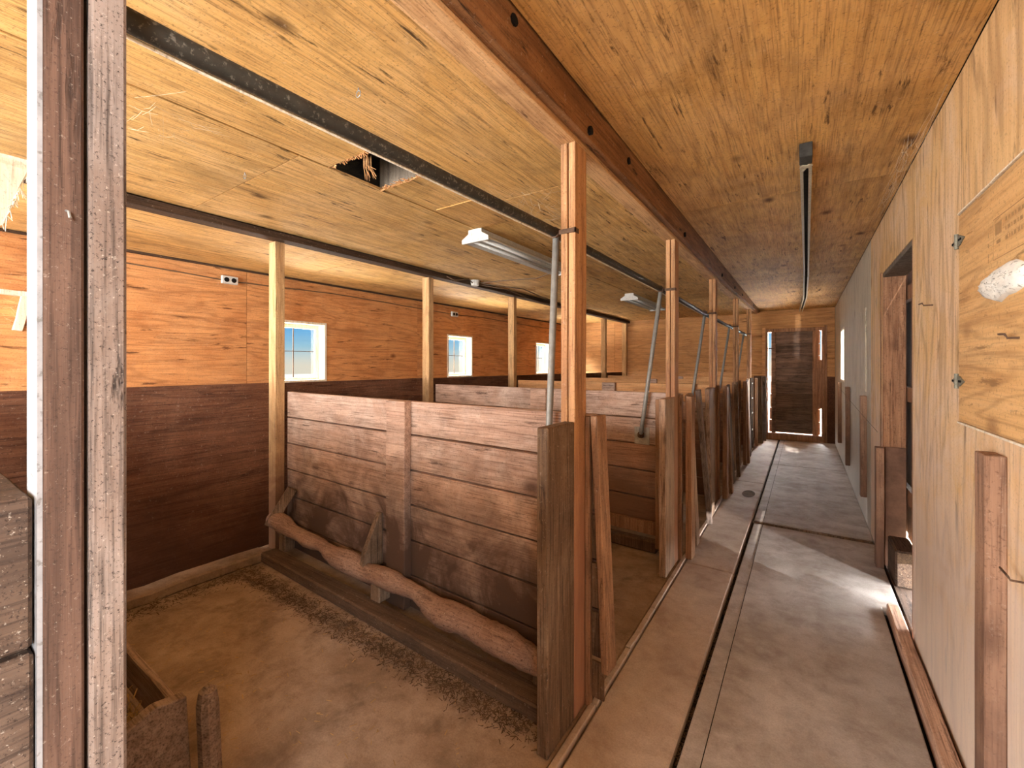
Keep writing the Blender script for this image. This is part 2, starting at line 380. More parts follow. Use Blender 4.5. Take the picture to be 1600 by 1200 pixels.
# splintered edge and hanging fibres of the hole
mb = MB()
for i in range(60):
    x = random.uniform(HX[0], HX[1]); y = HX[3]+random.uniform(-.012, .01)
    mb.bar((x, y, HS+.004), (x+random.uniform(-.03, .03), y-random.uniform(.0, .035), HS-random.uniform(-.008, .012)), .004, .003)
    x = random.uniform(HX[0], HX[1]); y = HX[2]
    mb.bar((x, y, HS+.004), (x+random.uniform(-.02, .02), y+random.uniform(.0, .025), HS-random.uniform(-.008, .01)), .004, .003)
for i in range(14):
    x = -1.76+random.uniform(-.02, .02); y = 1.33+random.uniform(0, .03)
    mb.tube([(x, y, HS+.02), (x-.01, y+.01, HS-.03), (x+random.uniform(-.03, .03), y+.03, HS-.03-random.uniform(.02, .06))], .0008, 4)
obj('splintered_edge', mb, M['plank_orange'], c, kind='stuff')
# patch of old plywood beside the lamp
obj('patch_sheet', MB().box(-1.95, -1.58, 2.02, 2.46, HS-.007, HS-.001), M['ply_ceiling'], c, bevel=.002)

# ------------------------------------------------------------------ main beam over the aisle posts
b = thing('ceiling_beam', (XS, 3, 2.29), 'long timber beam under the ceiling resting on the aisle posts', 'beam')
def beam_z(y): return 2.29 + (0 if y < 5 else .105*((y-5)/4.5)**1.3)
mb = MB(); ys = [YB+i*.5 for i in range(26)]; ys[-1] = YE
v = []; f = []
for y in ys: z = beam_z(y); v += [(-.838, y, z), (XS, y, z), (XS, y, 2.455), (-.838, y, 2.455)]
for i in range(len(ys)-1):
    for k in range(4): f.append((i*4+k, i*4+(k+1) % 4, i*4+4+(k+1) % 4, i*4+4+k))
f += [(3, 2, 1, 0), tuple(range(len(v)-4, len(v)))]
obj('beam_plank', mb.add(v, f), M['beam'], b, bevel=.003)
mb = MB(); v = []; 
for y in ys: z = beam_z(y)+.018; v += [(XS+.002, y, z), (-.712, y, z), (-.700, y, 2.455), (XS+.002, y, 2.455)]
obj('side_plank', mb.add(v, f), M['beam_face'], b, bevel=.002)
# dark bolt holes in the side plank
for y, z in ((1.60, 2.335), (2.05, 2.39), (3.25, 2.335), (4.95, 2.34), (5.95, 2.36), (6.75, 2.38), (8.3, 2.41), (1.05, 2.41)):
    obj('bolt_hole', MB().tube([(-.712, y, z), (-.698, y, z)], .017, 8), M['black'], b)

s_ = thing('ceiling_strip', (XP, 3, 2.345), 'dark narrow timber strip under the ceiling above the window side posts', 'beam')
obj('strip_timber', MB().bar((-3.30, YB, 2.372), (-3.30, YE, 2.372), .11, .052, wob=.0015, n=20), M['strip'], s_, bevel=.003)

# ------------------------------------------------------------------ left wall with windows
WY = [(-.62, .06), (2.44, 3.115), (5.28, 5.93), (8.10, 8.76)]; WZ = (1.20, 1.915)
holes = [(a, b_, *WZ) for a, b_ in WY]
lw = thing('wall_left', (XL, 3, 0), 'orange plywood wall with small square windows', 'wall', kind='structure')
for y0, y1 in ((-3, -1.7), (-1.7, .74), (.74, 2.2), (2.2, 4.62), (4.62, 7.06), (7.06, YE)):
    obj('plywood_sheet', MB().cells('x', y0+.002, y1-.002, 0, HS-.02, XL-.012, XL, holes), M['ply_left'], lw)
obj('wall_frame', MB().cells('x', YB, YE+.1, -.4, 2.84, XL-.19, XL-.014, holes), M['rough'], lw)
obj('top_gap_strip', MB().bar((XL+.01, YB, HS-.012), (XL+.01, YE, HS-.012), .03, .018, wob=.003, n=24), M['strip'], lw)
for i, (a, b_) in enumerate(WY):
    lab = ['pale framed barn window just outside the photograph at left', 'nearest pale framed window showing blue sky, beside the first window side post',
           'middle pale framed window showing blue sky', 'farthest small window partly behind the grey divider pole'][i]
    wn = thing('window_%d' % (i+1), (XL, (a+b_)/2, WZ[0]), lab, 'window', kind='structure')
    z0, z1 = WZ; x0, x1 = XL-.19, XL+.008
    obj('frame_side', MB().box(x0, x1, a, a+.03, z0, z1), M['frame'], wn, bevel=.003)
    obj('frame_side', MB().box(x0, x1, b_-.03, b_, z0, z1), M['frame'], wn, bevel=.003)
    obj('frame_head', MB().box(x0, x1, a+.03, b_-.03, z1-.028, z1), M['frame'], wn, bevel=.003)
    obj('sill', MB().box(x0, x1, a+.03, b_-.03, z0, z0+.03), M['frame'], wn, bevel=.003)
    # sash further out
    xs = XL-.14
    mb = MB().box(xs-.015, xs+.015, a+.03, a+.07, z0+.03, z1-.028).box(xs-.015, xs+.015, b_-.07, b_-.03, z0+.03, z1-.028)
    mb.box(xs-.015, xs+.015, a+.07, b_-.07, z1-.075, z1-.028).box(xs-.015, xs+.015, a+.07, b_-.07, z0+.03, z0+.06)
    obj('sash', mb, M['frame'], wn, bevel=.002)
    ym = (a+b_)/2; zm = (z0+z1)/2+.01
    obj('glazing_bar', MB().box(xs-.006, xs+.006, ym-.004, ym+.004, z0+.06, z1-.075), M['strip'], wn)
    obj('glazing_bar', MB().box(xs-.006, xs+.006, a+.07, b_-.07, zm-.004, zm+.004), M['strip'], wn)
    obj('pane', MB().box(xs-.002, xs+.002, a+.07, b_-.07, z0+.06, z1-.075), M['glass'], wn)

# ------------------------------------------------------------------ right wall with doorways
rw = thing('wall_right', (XR, 3, 0), 'tan plywood wall along the aisle, paler further back', 'wall', kind='structure')
D2 = (2.97, 4.02, 0, 2.05); D3 = (-1.75, -.45, 0, 2.05); W5 = (7.45, 8.1, 1.17, 1.93)
for y0, y1, m in ((-3, -.45, 'ply_right'), (-.45, 2.91, 'ply_right'), (2.91, 4.62, 'ply_right'), (4.62, 5.84, 'ply_white'), (5.84, 7.06, 'ply_white'), (7.06, 8.28, 'ply_white'), (8.28, YE, 'ply_white')):
    obj('plywood_sheet', MB().cells('x', y0+.002, y1-.002, .0, HA-.003, XR, XR+.012, [D2, D3, W5]), M[m], rw)
obj('wall_frame', MB().cells('x', YB, YE+.1, -.4, 2.84, XR+.014, XR+.13, [D2, D3, W5]), M['rough'], rw)

obj('patch_panel', MB().box(XR-.012, XR-.0005, 4.90, 5.40, 1.17, 1.91), M['ply_white'], rw, bevel=.002)
wn = thing('window_5', (XR, 7.8, 1.17), 'small bright window in the right wall near the end door', 'window', kind='structure')
for y0, y1 in ((W5[0], W5[0]+.03), (W5[1]-.03, W5[1])): obj('frame_side', MB().box(XR-.004, XR+.135, y0, y1, W5[2], W5[3]), M['frame'], wn, bevel=.003)
for z0, z1 in ((W5[2], W5[2]+.03), (W5[3]-.03, W5[3])): obj('sill' if z0 < 1.5 else 'frame_head', MB().box(XR-.004, XR+.135, W5[0]+.03, W5[1]-.03, z0, z1), M['frame'], wn, bevel=.003)
obj('glazing_bar', MB().box(XR+.10, XR+.112, W5[0]+.03, W5[1]-.03, 1.545, 1.555), M['strip'], wn)
obj('pane', MB().box(XR+.105, XR+.108, W5[0]+.03, W5[1]-.03, W5[2]+.03, W5[3]-.03), M['glass'], wn)
# narrow jamb strips and side doorway
dw = thing('door_2', (XR, 3.5, 0), 'reddish plank sliding door behind the open doorway in the right wall', 'door', kind='structure')
obj('jamb', MB().box(XR+.002, XR+.125, 3.985, 4.019, 0, 2.05), M['doorframe'], dw, bevel=.003)
obj('jamb', MB().box(XR-.006, XR+.02, 4.022, 4.05, .0, 2.06), M['doorframe'], dw, bevel=.002)
obj('jamb', MB().box(XR+.002, XR+.125, 2.971, 3.0, 0, 2.05), M['doorframe'], dw, bevel=.003)
obj('door_head', MB().box(XR+.002, XR+.125, 3.0, 3.985, 2.02, 2.049), M['ply_grey'], dw, bevel=.002)
obj('lower_lining', MB().box(XR+.01, XR+.122, 3.965, 3.984, 0, .83), plain('rust brown lining', S(132,94,72), .85, 0, .4, 12), dw, bevel=.002)
yy = 2.80
for i in range(15):
    wd = .138; g_ = .014 if i in (11,) else .003
    obj('board', MB().bar((XR+.178, yy+wd/2, .16+random.uniform(-.02, .02)), (XR+.178, yy+wd/2, 2.10), .024, wd, up=(0, 1, 0)), M['doorframe'], dw, bevel=.002)
    yy += wd+g_
for z in (.45, 1.15, 1.85): obj('batten', MB().box(XR+.132, XR+.164, 2.85, 4.9, z, z+.1), M['doorframe'], dw, bevel=.002)
obj('block', MB().box(XR+.02, XR+.13, 3.62, 3.93, 0.0, .23), M['rough'], dw, bevel=.01)

# wall hatch on the near right wall
ht = thing('wall_hatch', (XR, 1.6, 1.19), 'large plywood hatch with two hinges set in the near right wall', 'hatch')
HY0, HY1, HZ0, HZ1 = .9, 2.135, 1.205, 1.925
obj('hatch_panel', MB().box(XR-.009, XR-.0005, HY0, HY1, HZ0, HZ1), M['ply_hatch'], ht, bevel=.002)
mb = MB()
for i in range(110):
    z = random.uniform(HZ0, HZ1); l = random.uniform(.004, .02)
    mb.box(XR-.006, XR-.0004, HY1+random.uniform(-.002, .004), HY1+.004+random.uniform(0, .012), z, z+l)
obj('rough_edge', mb, plain('chewed dark edge', S(140,112,86), .95, 0, .5, 60, spots=(S(230,214,190), .9)), ht, kind='stuff')
obj('bottom_lip', MB().bar((XR-.008, HY0, HZ0-.004), (XR-.008, HY1, HZ0-.004), .012, .006), M['frame'], ht)
obj('top_lip', MB().bar((XR-.008, HY0, HZ1+.004), (XR-.008, HY1, HZ1+.004), .010, .005, wob=.001, n=20), M['frame'], ht)
for z in (1.835, 1.345):
    hg = obj('hinge', MB().prism([(XR-.014, HY1-.075, z), (XR-.014, HY1-.02, z+.018), (XR-.014, HY1+.02, z+.018), (XR-.014, HY1+.07, z), (XR-.014, HY1+.02, z-.018), (XR-.014, HY1-.02, z-.018)], (.005, 0, 0)), M['hinge'], ht, bevel=.001)
    obj('hinge_pin', MB().tube([(XR-.015, HY1+.002, z-.026), (XR-.015, HY1+.002, z+.026)], .006, 8), M['hinge'], hg)
    for dy in (-.045, -.028, .032, .048): obj('screw', MB().tube([(XR-.0165, HY1+dy, z), (XR-.013, HY1+dy, z)], .0045, 6), M['black'], hg)
# faded grade stamp printed on the hatch
mb = MB()
def yz(y0, y1, z0, z1): mb.box(XR-.0098, XR-.0088, y0, y1, z0, z1)
yz(1.40, 1.80, 1.815, 1.817); yz(1.40, 1.80, 1.700, 1.702); yz(1.798, 1.80, 1.700, 1.817)
yz(1.735, 1.785, 1.768, 1.800); yz(1.745, 1.775, 1.742, 1.752)
for z in (1.79, 1.765, 1.74):
    y = 1.71
    while y > 1.45: l = random.uniform(.008, .02); yz(y-l, y, z, z+.010); y -= l+.006
for z in (1.715, 1.745, 1.775, 1.70): yz(1.835, 1.842, z, z+.012)
obj('ink_stamp', mb, M['ink'], ht)
# white chewed insulation lump
mb = MB(); n = 14; m = 22; v = []; f = []
for j in range(n):
    for i in range(m):
        a = 2*PI*i/m; r = (j/(n-1))
        ry = .165*r*(1+.10*math.sin(3*a+1)+.05*math.sin(7*a)); rz = .045*r*(1+.12*math.sin(4*a)+.08*math.cos(9*a))
        v.append((XR-.009-.030*math.sqrt(max(0, 1-r**3))*(.8+random.uniform(-.18, .18)), 1.715+ry*math.cos(a), 1.625+rz*math.sin(a)))
for j in range(n-1):
    for i in range(m): f.append((j*m+i, j*m+(i+1) % m, (j+1)*m+(i+1) % m, (j+1)*m+i))
tag(obj('insulation_lump', mb.add(v, f), M['foam'], smooth=True), 'ragged white foam lump stuck on the plywood hatch', 'insulation')
# hook nails in the right wall
for i, (y, z, l) in enumerate(((2.55, 1.66, .06), (1.62, 1.47, .04), (1.60, .86, .05))):
    o = obj('hook_nail', MB().tube([(XR+.002, y, z), (XR-.03, y, z), (XR-.035, y, z+.01), (XR-.035, y+l, z+.012)], .003, 5), M['rust'])
    tag(o, ['bent nail in the right wall between doorway and hatch', 'bent nail in the hatch below the foam lump', 'bent nail low on the right wall beside the near cleat'][i], 'nail')

# short cleats standing off the right wall
cl_lab = ['large pale cleat nailed upright to the near right wall below the hatch', 'dark cleat at the far jamb of the side doorway',
          'second upright cleat on the pale wall past the doorway', 'third upright cleat on the pale wall', 'farthest upright cleat before the end door']
for i, (y, z0, z1) in enumerate(((1.77, 0.0, 1.15), (3.935, 0.0, .83), (4.93, .24, 1.13), (6.58, .2, 1.14), (8.0, .26, 1.15))):
    o = obj('wall_cleat', MB().bar((XR-.0225, y, z0), (XR-.0225, y, z1), .085, .044, up=(1, 0, 0), wob=.0008, n=4), M['cleat'], bevel=.003)
    tag(o, cl_lab[i], 'cleat', 'upright cleats along the right wall')
# sill board lying along the base
o = obj('sill_board', MB().bar((XR-.043, 1.2, .002), (XR-.040, 3.26, .002), .056, .072, wob=.002, n=10), M['sill_board'], bevel=.006)
tag(o, 'pale rounded board lying on the floor along the near right wall', 'board')
# wire strung between the cleats
tag(obj('fence_wire', MB().tube([(XR-.02, 4.05, .92), (XR-.05, 4.95, .99), (XR-.05, 6.6, 1.05), (XR-.04, 8.0, 1.1)], .0016, 4), M['rust']), 'thin slack wire strung between the cleats on the right wall', 'wire')

# ------------------------------------------------------------------ far wall and its door
fw = thing('wall_far', (-2, YE, 0), 'plywood end wall with the old plank door', 'wall', kind='structure')
D1 = (-.60, .30, 0.0, 2.09)
for x0, x1 in ((XL, -3.6), (-3.6, -2.38), (-2.38, -1.16), (-1.16, XR)):
    obj('plywood_sheet', MB().cells('y', x0+.002, x1-.002, 0, HA-.004, YE, YE+.012, [D1]), M['ply_far'], fw)
obj('wall_frame', MB().cells('y', XL-.19, XR+.13, -.4, 2.84, YE+.014, YE+.13, [D1]), M['rough'], fw)
obj('lower_panel', MB().box(-.80, -.605, YE-.014, YE-.001, 0, 1.2), M['ply_dark'], fw)
obj('lower_panel', MB().box(.31, XR-.002, YE-.014, YE-.001, 0, 1.2), M['ply_dark'], fw)
obj('wall_rail', MB().box(XL, -.9, YE-.03, YE-.001, 1.14, 1.27), M['plank_orange'], fw, bevel=.003)
obj('corner_post', MB().box(-3.40, -3.30, YE-.09, YE-.001, 0, HS-.06), M['stud_left'], fw, bevel=.003)
d1 = thing('door_1', (-.15, YE, 0), 'dark old door of horizontal boards at the end of the aisle with daylight round its edges', 'door', kind='structure')
obj('jamb', MB().box(-.605, -.565, YE-.02, YE+.13, 0, 2.09), M['doorframe'], d1, bevel=.003)
obj('jamb', MB().box(.265, .305, YE-.02, YE+.13, 0, 2.09), M['doorframe'], d1, bevel=.003)
obj('door_head', MB().box(-.565, .265, YE-.02, YE+.13, 2.03, 2.09), M['doorframe'], d1, bevel=.003)
obj('threshold', MB().box(-.60, .30, YE-.05, YE+.13, .0, .128), M['doorframe'], d1, bevel=.01)
obj('trim_board', MB().box(-.66, -.607, YE-.022, YE-.001, 1.2, 2.12), M['plank_orange'], d1, bevel=.002)
obj('trim_board', MB().box(.307, .345, YE-.022, YE-.001, 0, 2.12), M['doorframe'], d1, bevel=.002)
zs = [.13, .37, .60, .86, 1.10, 1.34, 1.58, 1.80, 2.035]
for i in range(8):
    xa = -.548+.058*(i/7); obj('board', MB().box(xa, .243, YE+.06+.006*(i%2), YE+.085, zs[i]+.006, zs[i+1]-.006), M['doorwood'], d1, bevel=.006)
obj('backing', MB().box(-.46, .2, YE+.087, YE+.095, .14, 2.03), M['doorwood'], d1)
obj('ledge', MB().box(-.46, .12, YE+.035, YE+.059, .16, .28), M['doorwood'], d1, bevel=.004)
obj('ledge', MB().box(-.46, .12, YE+.035, YE+.059, 1.64, 1.76), M['doorwood'], d1, bevel=.004)
obj('stile', MB().box(-.512, -.44, YE+.03, YE+.059, .10, 2.03), M['doorwood'], d1, bevel=.004)
obj('stile', MB().box(.13, .225, YE+.03, YE+.059, .10, 2.03), M['doorframe'], d1, bevel=.004)
obj('patch_board', MB().box(.20, .266, YE+.02, YE+.10, .62, 1.50), M['doorframe'], d1, bevel=.003)
obj('latch', MB().bar((-.56, YE-.024, 1.72), (-.47, YE+.024, 1.72), .012, .02), M['rust'], d1)

# unseen rear wall; its wide opening is made up to admit fill light
bw = obj('wall_rear', MB().cells('y', XL-.19, XR+.13, -.4, 2.84, YB-.12, YB, [(-4.65, -1.0, 0, 2.25)]), M['rough'])
tag(bw, 'rear barn wall behind the camera with a made-up wide opening for the fill light', 'wall', kind='structure')

# ------------------------------------------------------------------ dark feed wall between the window side posts
fwall = ['dark plywood feed front of the nearest stall', 'dark plywood feed front of the second stall', 'dark plywood feed front of the third stall',
         'dark plywood feed front of the fourth stall', 'dark plywood feed front of the fifth stall', 'dark plywood feed front of the last stall']
for i in range(6):
    y0 = ([.0]+[y+.09 for y in LY])[i]; y1 = (LY+[YE-.1])[i]
    if i == 0: y0 = -2.9
    o = obj('plywood_partition', MB().box(-3.440, -3.420, y0+.003, y1+.087, .02, 1.266 - .003*i), M['ply_dark'], bevel=.002)
    tag(o, fwall[i], 'panel', 'dark plywood feed fronts')
# chipped ledge at the foot of the feed front of the nearest stall
mb = MB().bar((-3.27, -2.8, .03), (-3.27, 1.6, .03), .15, .065, wob=.006, n=26)
tag(obj('feed_curb', mb, M['floor_stall'], bevel=.01), 'low chipped concrete curb at the foot of the nearest dark feed front', 'curb')

# ------------------------------------------------------------------ posts
def aisle_post(y, ztop, label):
    t = thing('aisle_post', (XS, y, 0), label, 'post', 'aisle posts carrying the beam')
    for k in (0, 1):
        obj('stud', MB().bar((XS-.0145-.0335*k, y+.055, 0), (XS-.0145-.0335*k, y+.055+random.uniform(-.002, .002), ztop), .109, .0285, up=(1, 0, 0), wob=.0008, n=5), M['stud'], t, bevel=.0025)
    obj('pipe_strap', MB().box(XS-.068, XS+.004, y-.004, y+.002, 1.928, 1.946).box(XS+.0005, XS+.004, y-.004, y+.03, 1.928, 1.946), M['rust'], t)
    return t
pl = ['nearest full aisle post beside the tall weathered guard board', 'second aisle post from the camera', 'third aisle post from the camera',
      'fourth aisle post from the camera', 'farthest aisle post']
for y, lab in zip(PY, pl): aisle_post(y, beam_z(y), lab+', carrying the ceiling beam')
# double post at the left edge of the picture
t = thing('aisle_post', (XS, .11, 0), 'big double post at the left edge, one brown stud and one speckled grey board', 'post', 'aisle posts carrying the beam')
obj('stud', MB().bar((XS-.03, .132, 0), (XS-.032, .131, 2.29), .036, .062, up=(1, 0, 0)), M['stud_near'], t, bevel=.003, label='brown stud with a knot')
obj('stud', MB().bar((XS-.03, .1725, 0), (XS-.032, .1725, 2.29), .037, .062, up=(1, 0, 0)), M['stud_worn'], t, bevel=.004, label='speckled grey weathered board')
obj('edge_strip', MB().box(XS-.062, XS-.002, .109, .1135, 0, 2.285), plain('painted lit stud edge', S(150,146,144), .85, 0, .3, 30, spots=(S(104,96,90), .8)), t, label='narrow edge coloured pale as if brightly lit')  # pale slip that paints bright light onto the stud's rear-facing side
obj('nail', MB().tube([(XS-.001, .133, 1.59), (XS+.006, .134, 1.588), (XS+.008, .135, 1.580)], .0015, 5), M['galv'], t)
ll = ['nearest', 'second', 'third', 'fourth', 'farthest free standing']
for y, lab in zip(LY, ll):
    o = obj('stall_post', MB().bar((XP-.049, y+.036, 0), (XP-.049, y+.036, 2.345), .072, .098, up=(1, 0, 0), wob=.001, n=4), M['stud_left'], bevel=.003)
    tag(o, lab+' window side post at the wall end of a stall divider', 'post', 'window side posts')

# ------------------------------------------------------------------ stall dividers
def divider(i, label):
    y = PY[i]+.118; dx = -2.56; dy = LY[i]+.085-y
    t = thing('stall_divider', (XS, y, 0), label, 'stall divider', 'plank stall dividers', rz=-dy/2.56)
    tops = [.2, .4, .6, .8, 1.0, 1.2]
    for k in range(6):
        if i == 1 and k == 0: continue
        z1 = tops[k]-.004; z0 = (tops[k]-.2)+.006+(.012 if k == 0 else 0)
        xr = (.03+.045*(1-k/5) if k else -.06) if i == 0 else .02
        mb = MB(); n = 10; j = [random.uniform(-.002, .002) for _ in range(n+1)]
        v = []; f = []
        for q in range(n+1):
            x = dx+(xr-dx)*q/n; yo = random.uniform(-.0015, .0015)
            v += [(x, yo, z0+j[q]), (x, .038+yo, z0+j[q]), (x, .038+yo, z1-j[n-q]), (x, yo, z1-j[n-q])]
        for q in range(n):
            for s in range(4): f.append((q*4+s, q*4+4+s, q*4+4+(s+1) % 4, q*4+(s+1) % 4))
        f += [(0, 1, 2, 3), (n*4+3, n*4+2, n*4+1, n*4)]
        mat = M['plank'] if i == 0 else (M['plank_orange'] if (k == 5 and i >= 2) else (M['plank'] if k >= 4 else M['plank_dark']))
        obj('plank', mb.add(v, f), mat, t, bevel=.003, local=True)
    # vertical batten in the middle
    obj('batten', MB().bar((-1.195, -.026, .02), (-1.195, -.026, 1.195), .05, .165, up=(1, 0, 0), wob=.0015, n=6), M['plank'], t, bevel=.004, local=True)
    # upright just behind the aisle post and slanted end board
    obj('upright', MB().bar((.014, -.014, .0), (.014, -.014, 1.19), .026, .022, up=(1, 0, 0)), M['end_board'], t, bevel=.002, local=True)
    if i == 0:
        for k in range(6):
            xe = .036+.048*(1-(k+.5)/6)
            obj('shaded_plank_slip', MB().box(.026, xe, -.010, -.002, max(tops[k]-.2, .03)+.006, tops[k]-.012), M['guard'], t, bevel=.002, local=True)  # dark slips laid over the planks to paint in their shade
        obj('end_board', MB().bar((.048, .004, 1.195), (.096, .004, .17), .03, .085, up=(0, 1, 0)), M['end_board'], t, bevel=.003, local=True)
    else:
        obj('end_board', MB().bar((.072, .03, .02), (.072, .03, 1.18), .095, .042, up=(1, 0, 0), wob=.001, n=4), M['end_board'], t, bevel=.003, local=True)
    return t
dl = ['nearest stall divider, its pale horizontal planks fully in view', 'second stall divider with an orange low rail and a tin plate', 'third stall divider from the camera, only its top and aisle end in view',
      'fourth stall divider from the camera', 'farthest stall divider before the end wall']
DV = [divider(i, dl[i]) for i in range(5)]
# braces of the nearest divider
obj('brace', MB().prism([(-1.40, -.15, .20), (-1.40, -.13, .30), (-1.40, -.03, .51), (-1.40, -.006, .51), (-1.40, -.006, .20)], (.036, 0, 0)), M['guard'], DV[0], bevel=.003, local=True)
obj('brace', MB().bar((-2.50, -.16, .22), (-2.42, -.03, .48), .035, .07), M['guard'], DV[0], bevel=.003, local=True)
# low rail, uprights and tin plate of the second divider
obj('rail', MB().bar((-1.3, -.05, .195), (-.095, -.05, .195), .04, .09, wob=.001, n=5), M['end_board'], DV[1], bevel=.003, local=True)
for x in (-.075, -.125): obj('upright', MB().bar((x, -.055-(.0 if x < -.1 else .0), .06 if x < -.1 else .0), (x, -.055, 1.15), .05, .04, up=(1, 0, 0)), M['end_board'], DV[1], bevel=.003, local=True)
obj('bottom_timber', MB().bar((-2.5, .0, .045), (-.15, .0, .045), .08, .085, wob=.004, n=10), M['guard'], DV[1], bevel=.01, local=True)
obj('tin_plate', MB().box(-.33, -.215, -.006, -.001, .80, .93), M['tin'], DV[1], local=True)

# tall guard boards standing in front of the aisle posts
gl_ = ['tall weathered guard board in the foreground, in front of the nearest full aisle post', 'guard board in front of the second aisle post', 'guard board in front of the third aisle post',
       'guard board in front of the fourth aisle post', 'guard board in front of the farthest aisle post']
for i, y in enumerate(PY):
    wd = .215 if i == 0 else .235
    o = obj('guard_board', MB().bar((XS-.0225, y-.004-wd/2, .0), (XS-.0225, y-.004-wd/2, 1.177), wd, .045, up=(1, 0, 0), wob=.0012, n=5), M['guard' if i == 0 else 'guard_pale'], bevel=.004)
    tag(o, gl_[i], 'board', 'guard boards before the aisle posts')

# loose uprights and leaning boards between the far posts
mis = [
 ((-.70, 3.62, 0), (-.73, 3.50, 1.18),   .10, .035, 'guard_pale', 'loose upright board leaning in the third stall opening behind the second divider end'),
 ((-.68, 4.10, .02), (-.75, 3.95, 1.19), .05, .04, 'stud_worn', 'pale narrow board leaning in the third stall opening'),
 ((-.72, 4.42, 0), (-.73, 4.30, 1.19), .12, .035, 'guard_pale', 'wide grey board standing in front of the third guard board'),
 ((-.66, 5.28, .0), (-.70, 5.22, 1.15), .09, .035, 'end_board', 'dark board standing just past the third divider end'),
 ((-.70, 5.75, .0), (-.74, 5.62, 1.17), .12, .03, 'stud_worn', 'pale grey board leaning in the fourth stall opening'),
 ((-.68, 6.10, .0), (-.72, 6.18, 1.16), .06, .04, 'guard', 'narrow board leaning towards the fourth guard board'),
 ((-.66, 7.05, .0), (-.69, 7.05, 1.16), .10, .035, 'end_board', 'board standing just past the fourth divider end'),
 ((-.69, 7.6, .0), (-.72, 7.5, 1.17), .12, .03, 'stud_worn', 'pale board leaning in the fifth stall opening'),
 ((-.66, 8.95, .0), (-.68, 8.95, 1.2), .05, .10, 'guard', 'brown upright board beside the end door'),
 ((-.63, 9.3, .0), (-.63, 9.3, 1.19), .04, .10, 'stud_worn', 'pale upright board touching the end wall left of the door')]
for a, b_, wy, wx, m, lab in mis:
    o = obj('loose_board', MB().bar(a, b_, wy, wx, up=(1, 0, 0), wob=.001, n=4), M[m], bevel=.003)
    tag(o, lab, 'board', 'loose boards in the far stall openings')
# narrow ladder like gate in the fifth opening
gt = thing('slatted_gate', (-.70, 7.9, 0), 'dark narrow gate with short white rungs near the far end of the aisle', 'gate')
obj('gate_stile', MB().box(-.715, -.685, 7.82, 7.86, .05, 1.2), M['strip'], gt, bevel=.003)
obj('gate_stile', MB().box(-.715, -.685, 8.06, 8.10, .05, 1.2), M['strip'], gt, bevel=.003)
obj('gate_board', MB().box(-.712, -.705, 7.86, 8.06, .05, 1.16), M['black'], gt)
for z in (.35, .62, .86, 1.1): obj('rung', MB().box(-.704, -.69, 7.86, 8.06, z, z+.018), M['tin'], gt)

# ------------------------------------------------------------------ nearest low timber wall at the left edge
t = thing('timber_wall', (-.9, -.05, 0), 'near stall wall of rough stacked timbers at the left edge beside the double post', 'low wall')
z = 0
for k, hh in enumerate((.22, .21, .21, .21, .212, .186)):
    x0 = -3.25 if k < 5 else -3.25
    obj('timber', MB().bar((x0, .056, z+hh/2), (-.755-(.004 if k % 2 else 0), .056, z+hh/2), .10, hh-.006, wob=.0015, n=16), M['rough'], t, bevel=.004)
    z += hh

# ------------------------------------------------------------------ log, sill timber and litter along the nearest divider
mb = MB(); n = 90; path = []; rad = []
for i in range(n+1):
    u = i/n; x = -3.28+(2.48)*u
    path.append((x, 1.665-.09*u-.0+.012*math.sin(u*13)+.006*math.sin(u*33), .245-.10*u+.008*math.sin(u*23+1)+.005*math.sin(u*51)))
    rad.append(.046+.009*math.sin(u*17+.7)+.007*math.sin(u*37)+random.uniform(-.0015, .0015)+.014*u)
tag(obj('log', mb.tube(path, rad, 16, .05), M['log'], smooth=True), 'knobbly dusty log rail lying along the foot of the nearest stall divider', 'log')
o = obj('sill_timber', MB().bar((-3.2, 1.60, .035), (-.80, 1.50, .035), .11, .07, wob=.0012, n=6), M['timber_dirty'], bevel=.008)
tag(o, 'straight floor timber under the log of the nearest stall', 'timber')
for i, (x, y) in enumerate(((-3.1, 1.67), (-2.0, 1.61), (-.9, 1.57))):
    o = obj('log_block', MB().box(x-.04, x+.04, y-.03, y+.05, .07, .19-.03*i), M['guard'], bevel=.006)
    tag(o, 'small wooden block under the '+['far wall end', 'middle', 'aisle end'][i]+' of the log', 'block')
def litter(name, pts, mat, n, sx, sy, h, lmin=.01, lmax=.05):
    mb = MB()
    for i in range(n):
        a = random.choice(pts) if len(pts) > 2 else tuple(pts[0][k]+(pts[1][k]-pts[0][k])*random.random() for k in range(3))
        x = a[0]+random.gauss(0, sx); y = a[1]+random.gauss(0, sy); z = a[2]+abs(random.gauss(0, h))+.001
        th = random.uniform(0, PI); l = random.uniform(lmin, lmax)/2; dx, dy = math.cos(th)*l, math.sin(th)*l; dz = random.uniform(-h, h)*.5; w_ = random.uniform(.0008, .002)
        nx, ny = -math.sin(th)*w_, math.cos(th)*w_
        z0 = max(z-dz, a[2]+.0008); z1 = max(z+dz, a[2]+.0008)
        mb.add([(x-dx-nx, y-dy-ny, z0), (x+dx-nx, y+dy-ny, z1), (x+dx+nx, y+dy+ny, z1+.0006), (x-dx+nx, y-dy+ny, z0+.0006)], [(0, 1, 2, 3)])
    return obj(name, mb, mat)
tag(litter('straw_litter', [(-3.1, 1.46, 0), (-.85, 1.36, 0)], M['straw_dark'], 3600, .05, .030, .006, .006, .03), 'dark straw litter swept along the floor timber of the nearest stall', 'straw', kind='stuff')
tag(litter('straw_litter', [(-3.12, .3, 0), (-3.12, 1.5, 0)], M['straw_dark'], 900, .05, .05, .006, .006, .035), 'thin straw litter along the curb under the dark feed front', 'straw', kind='stuff')
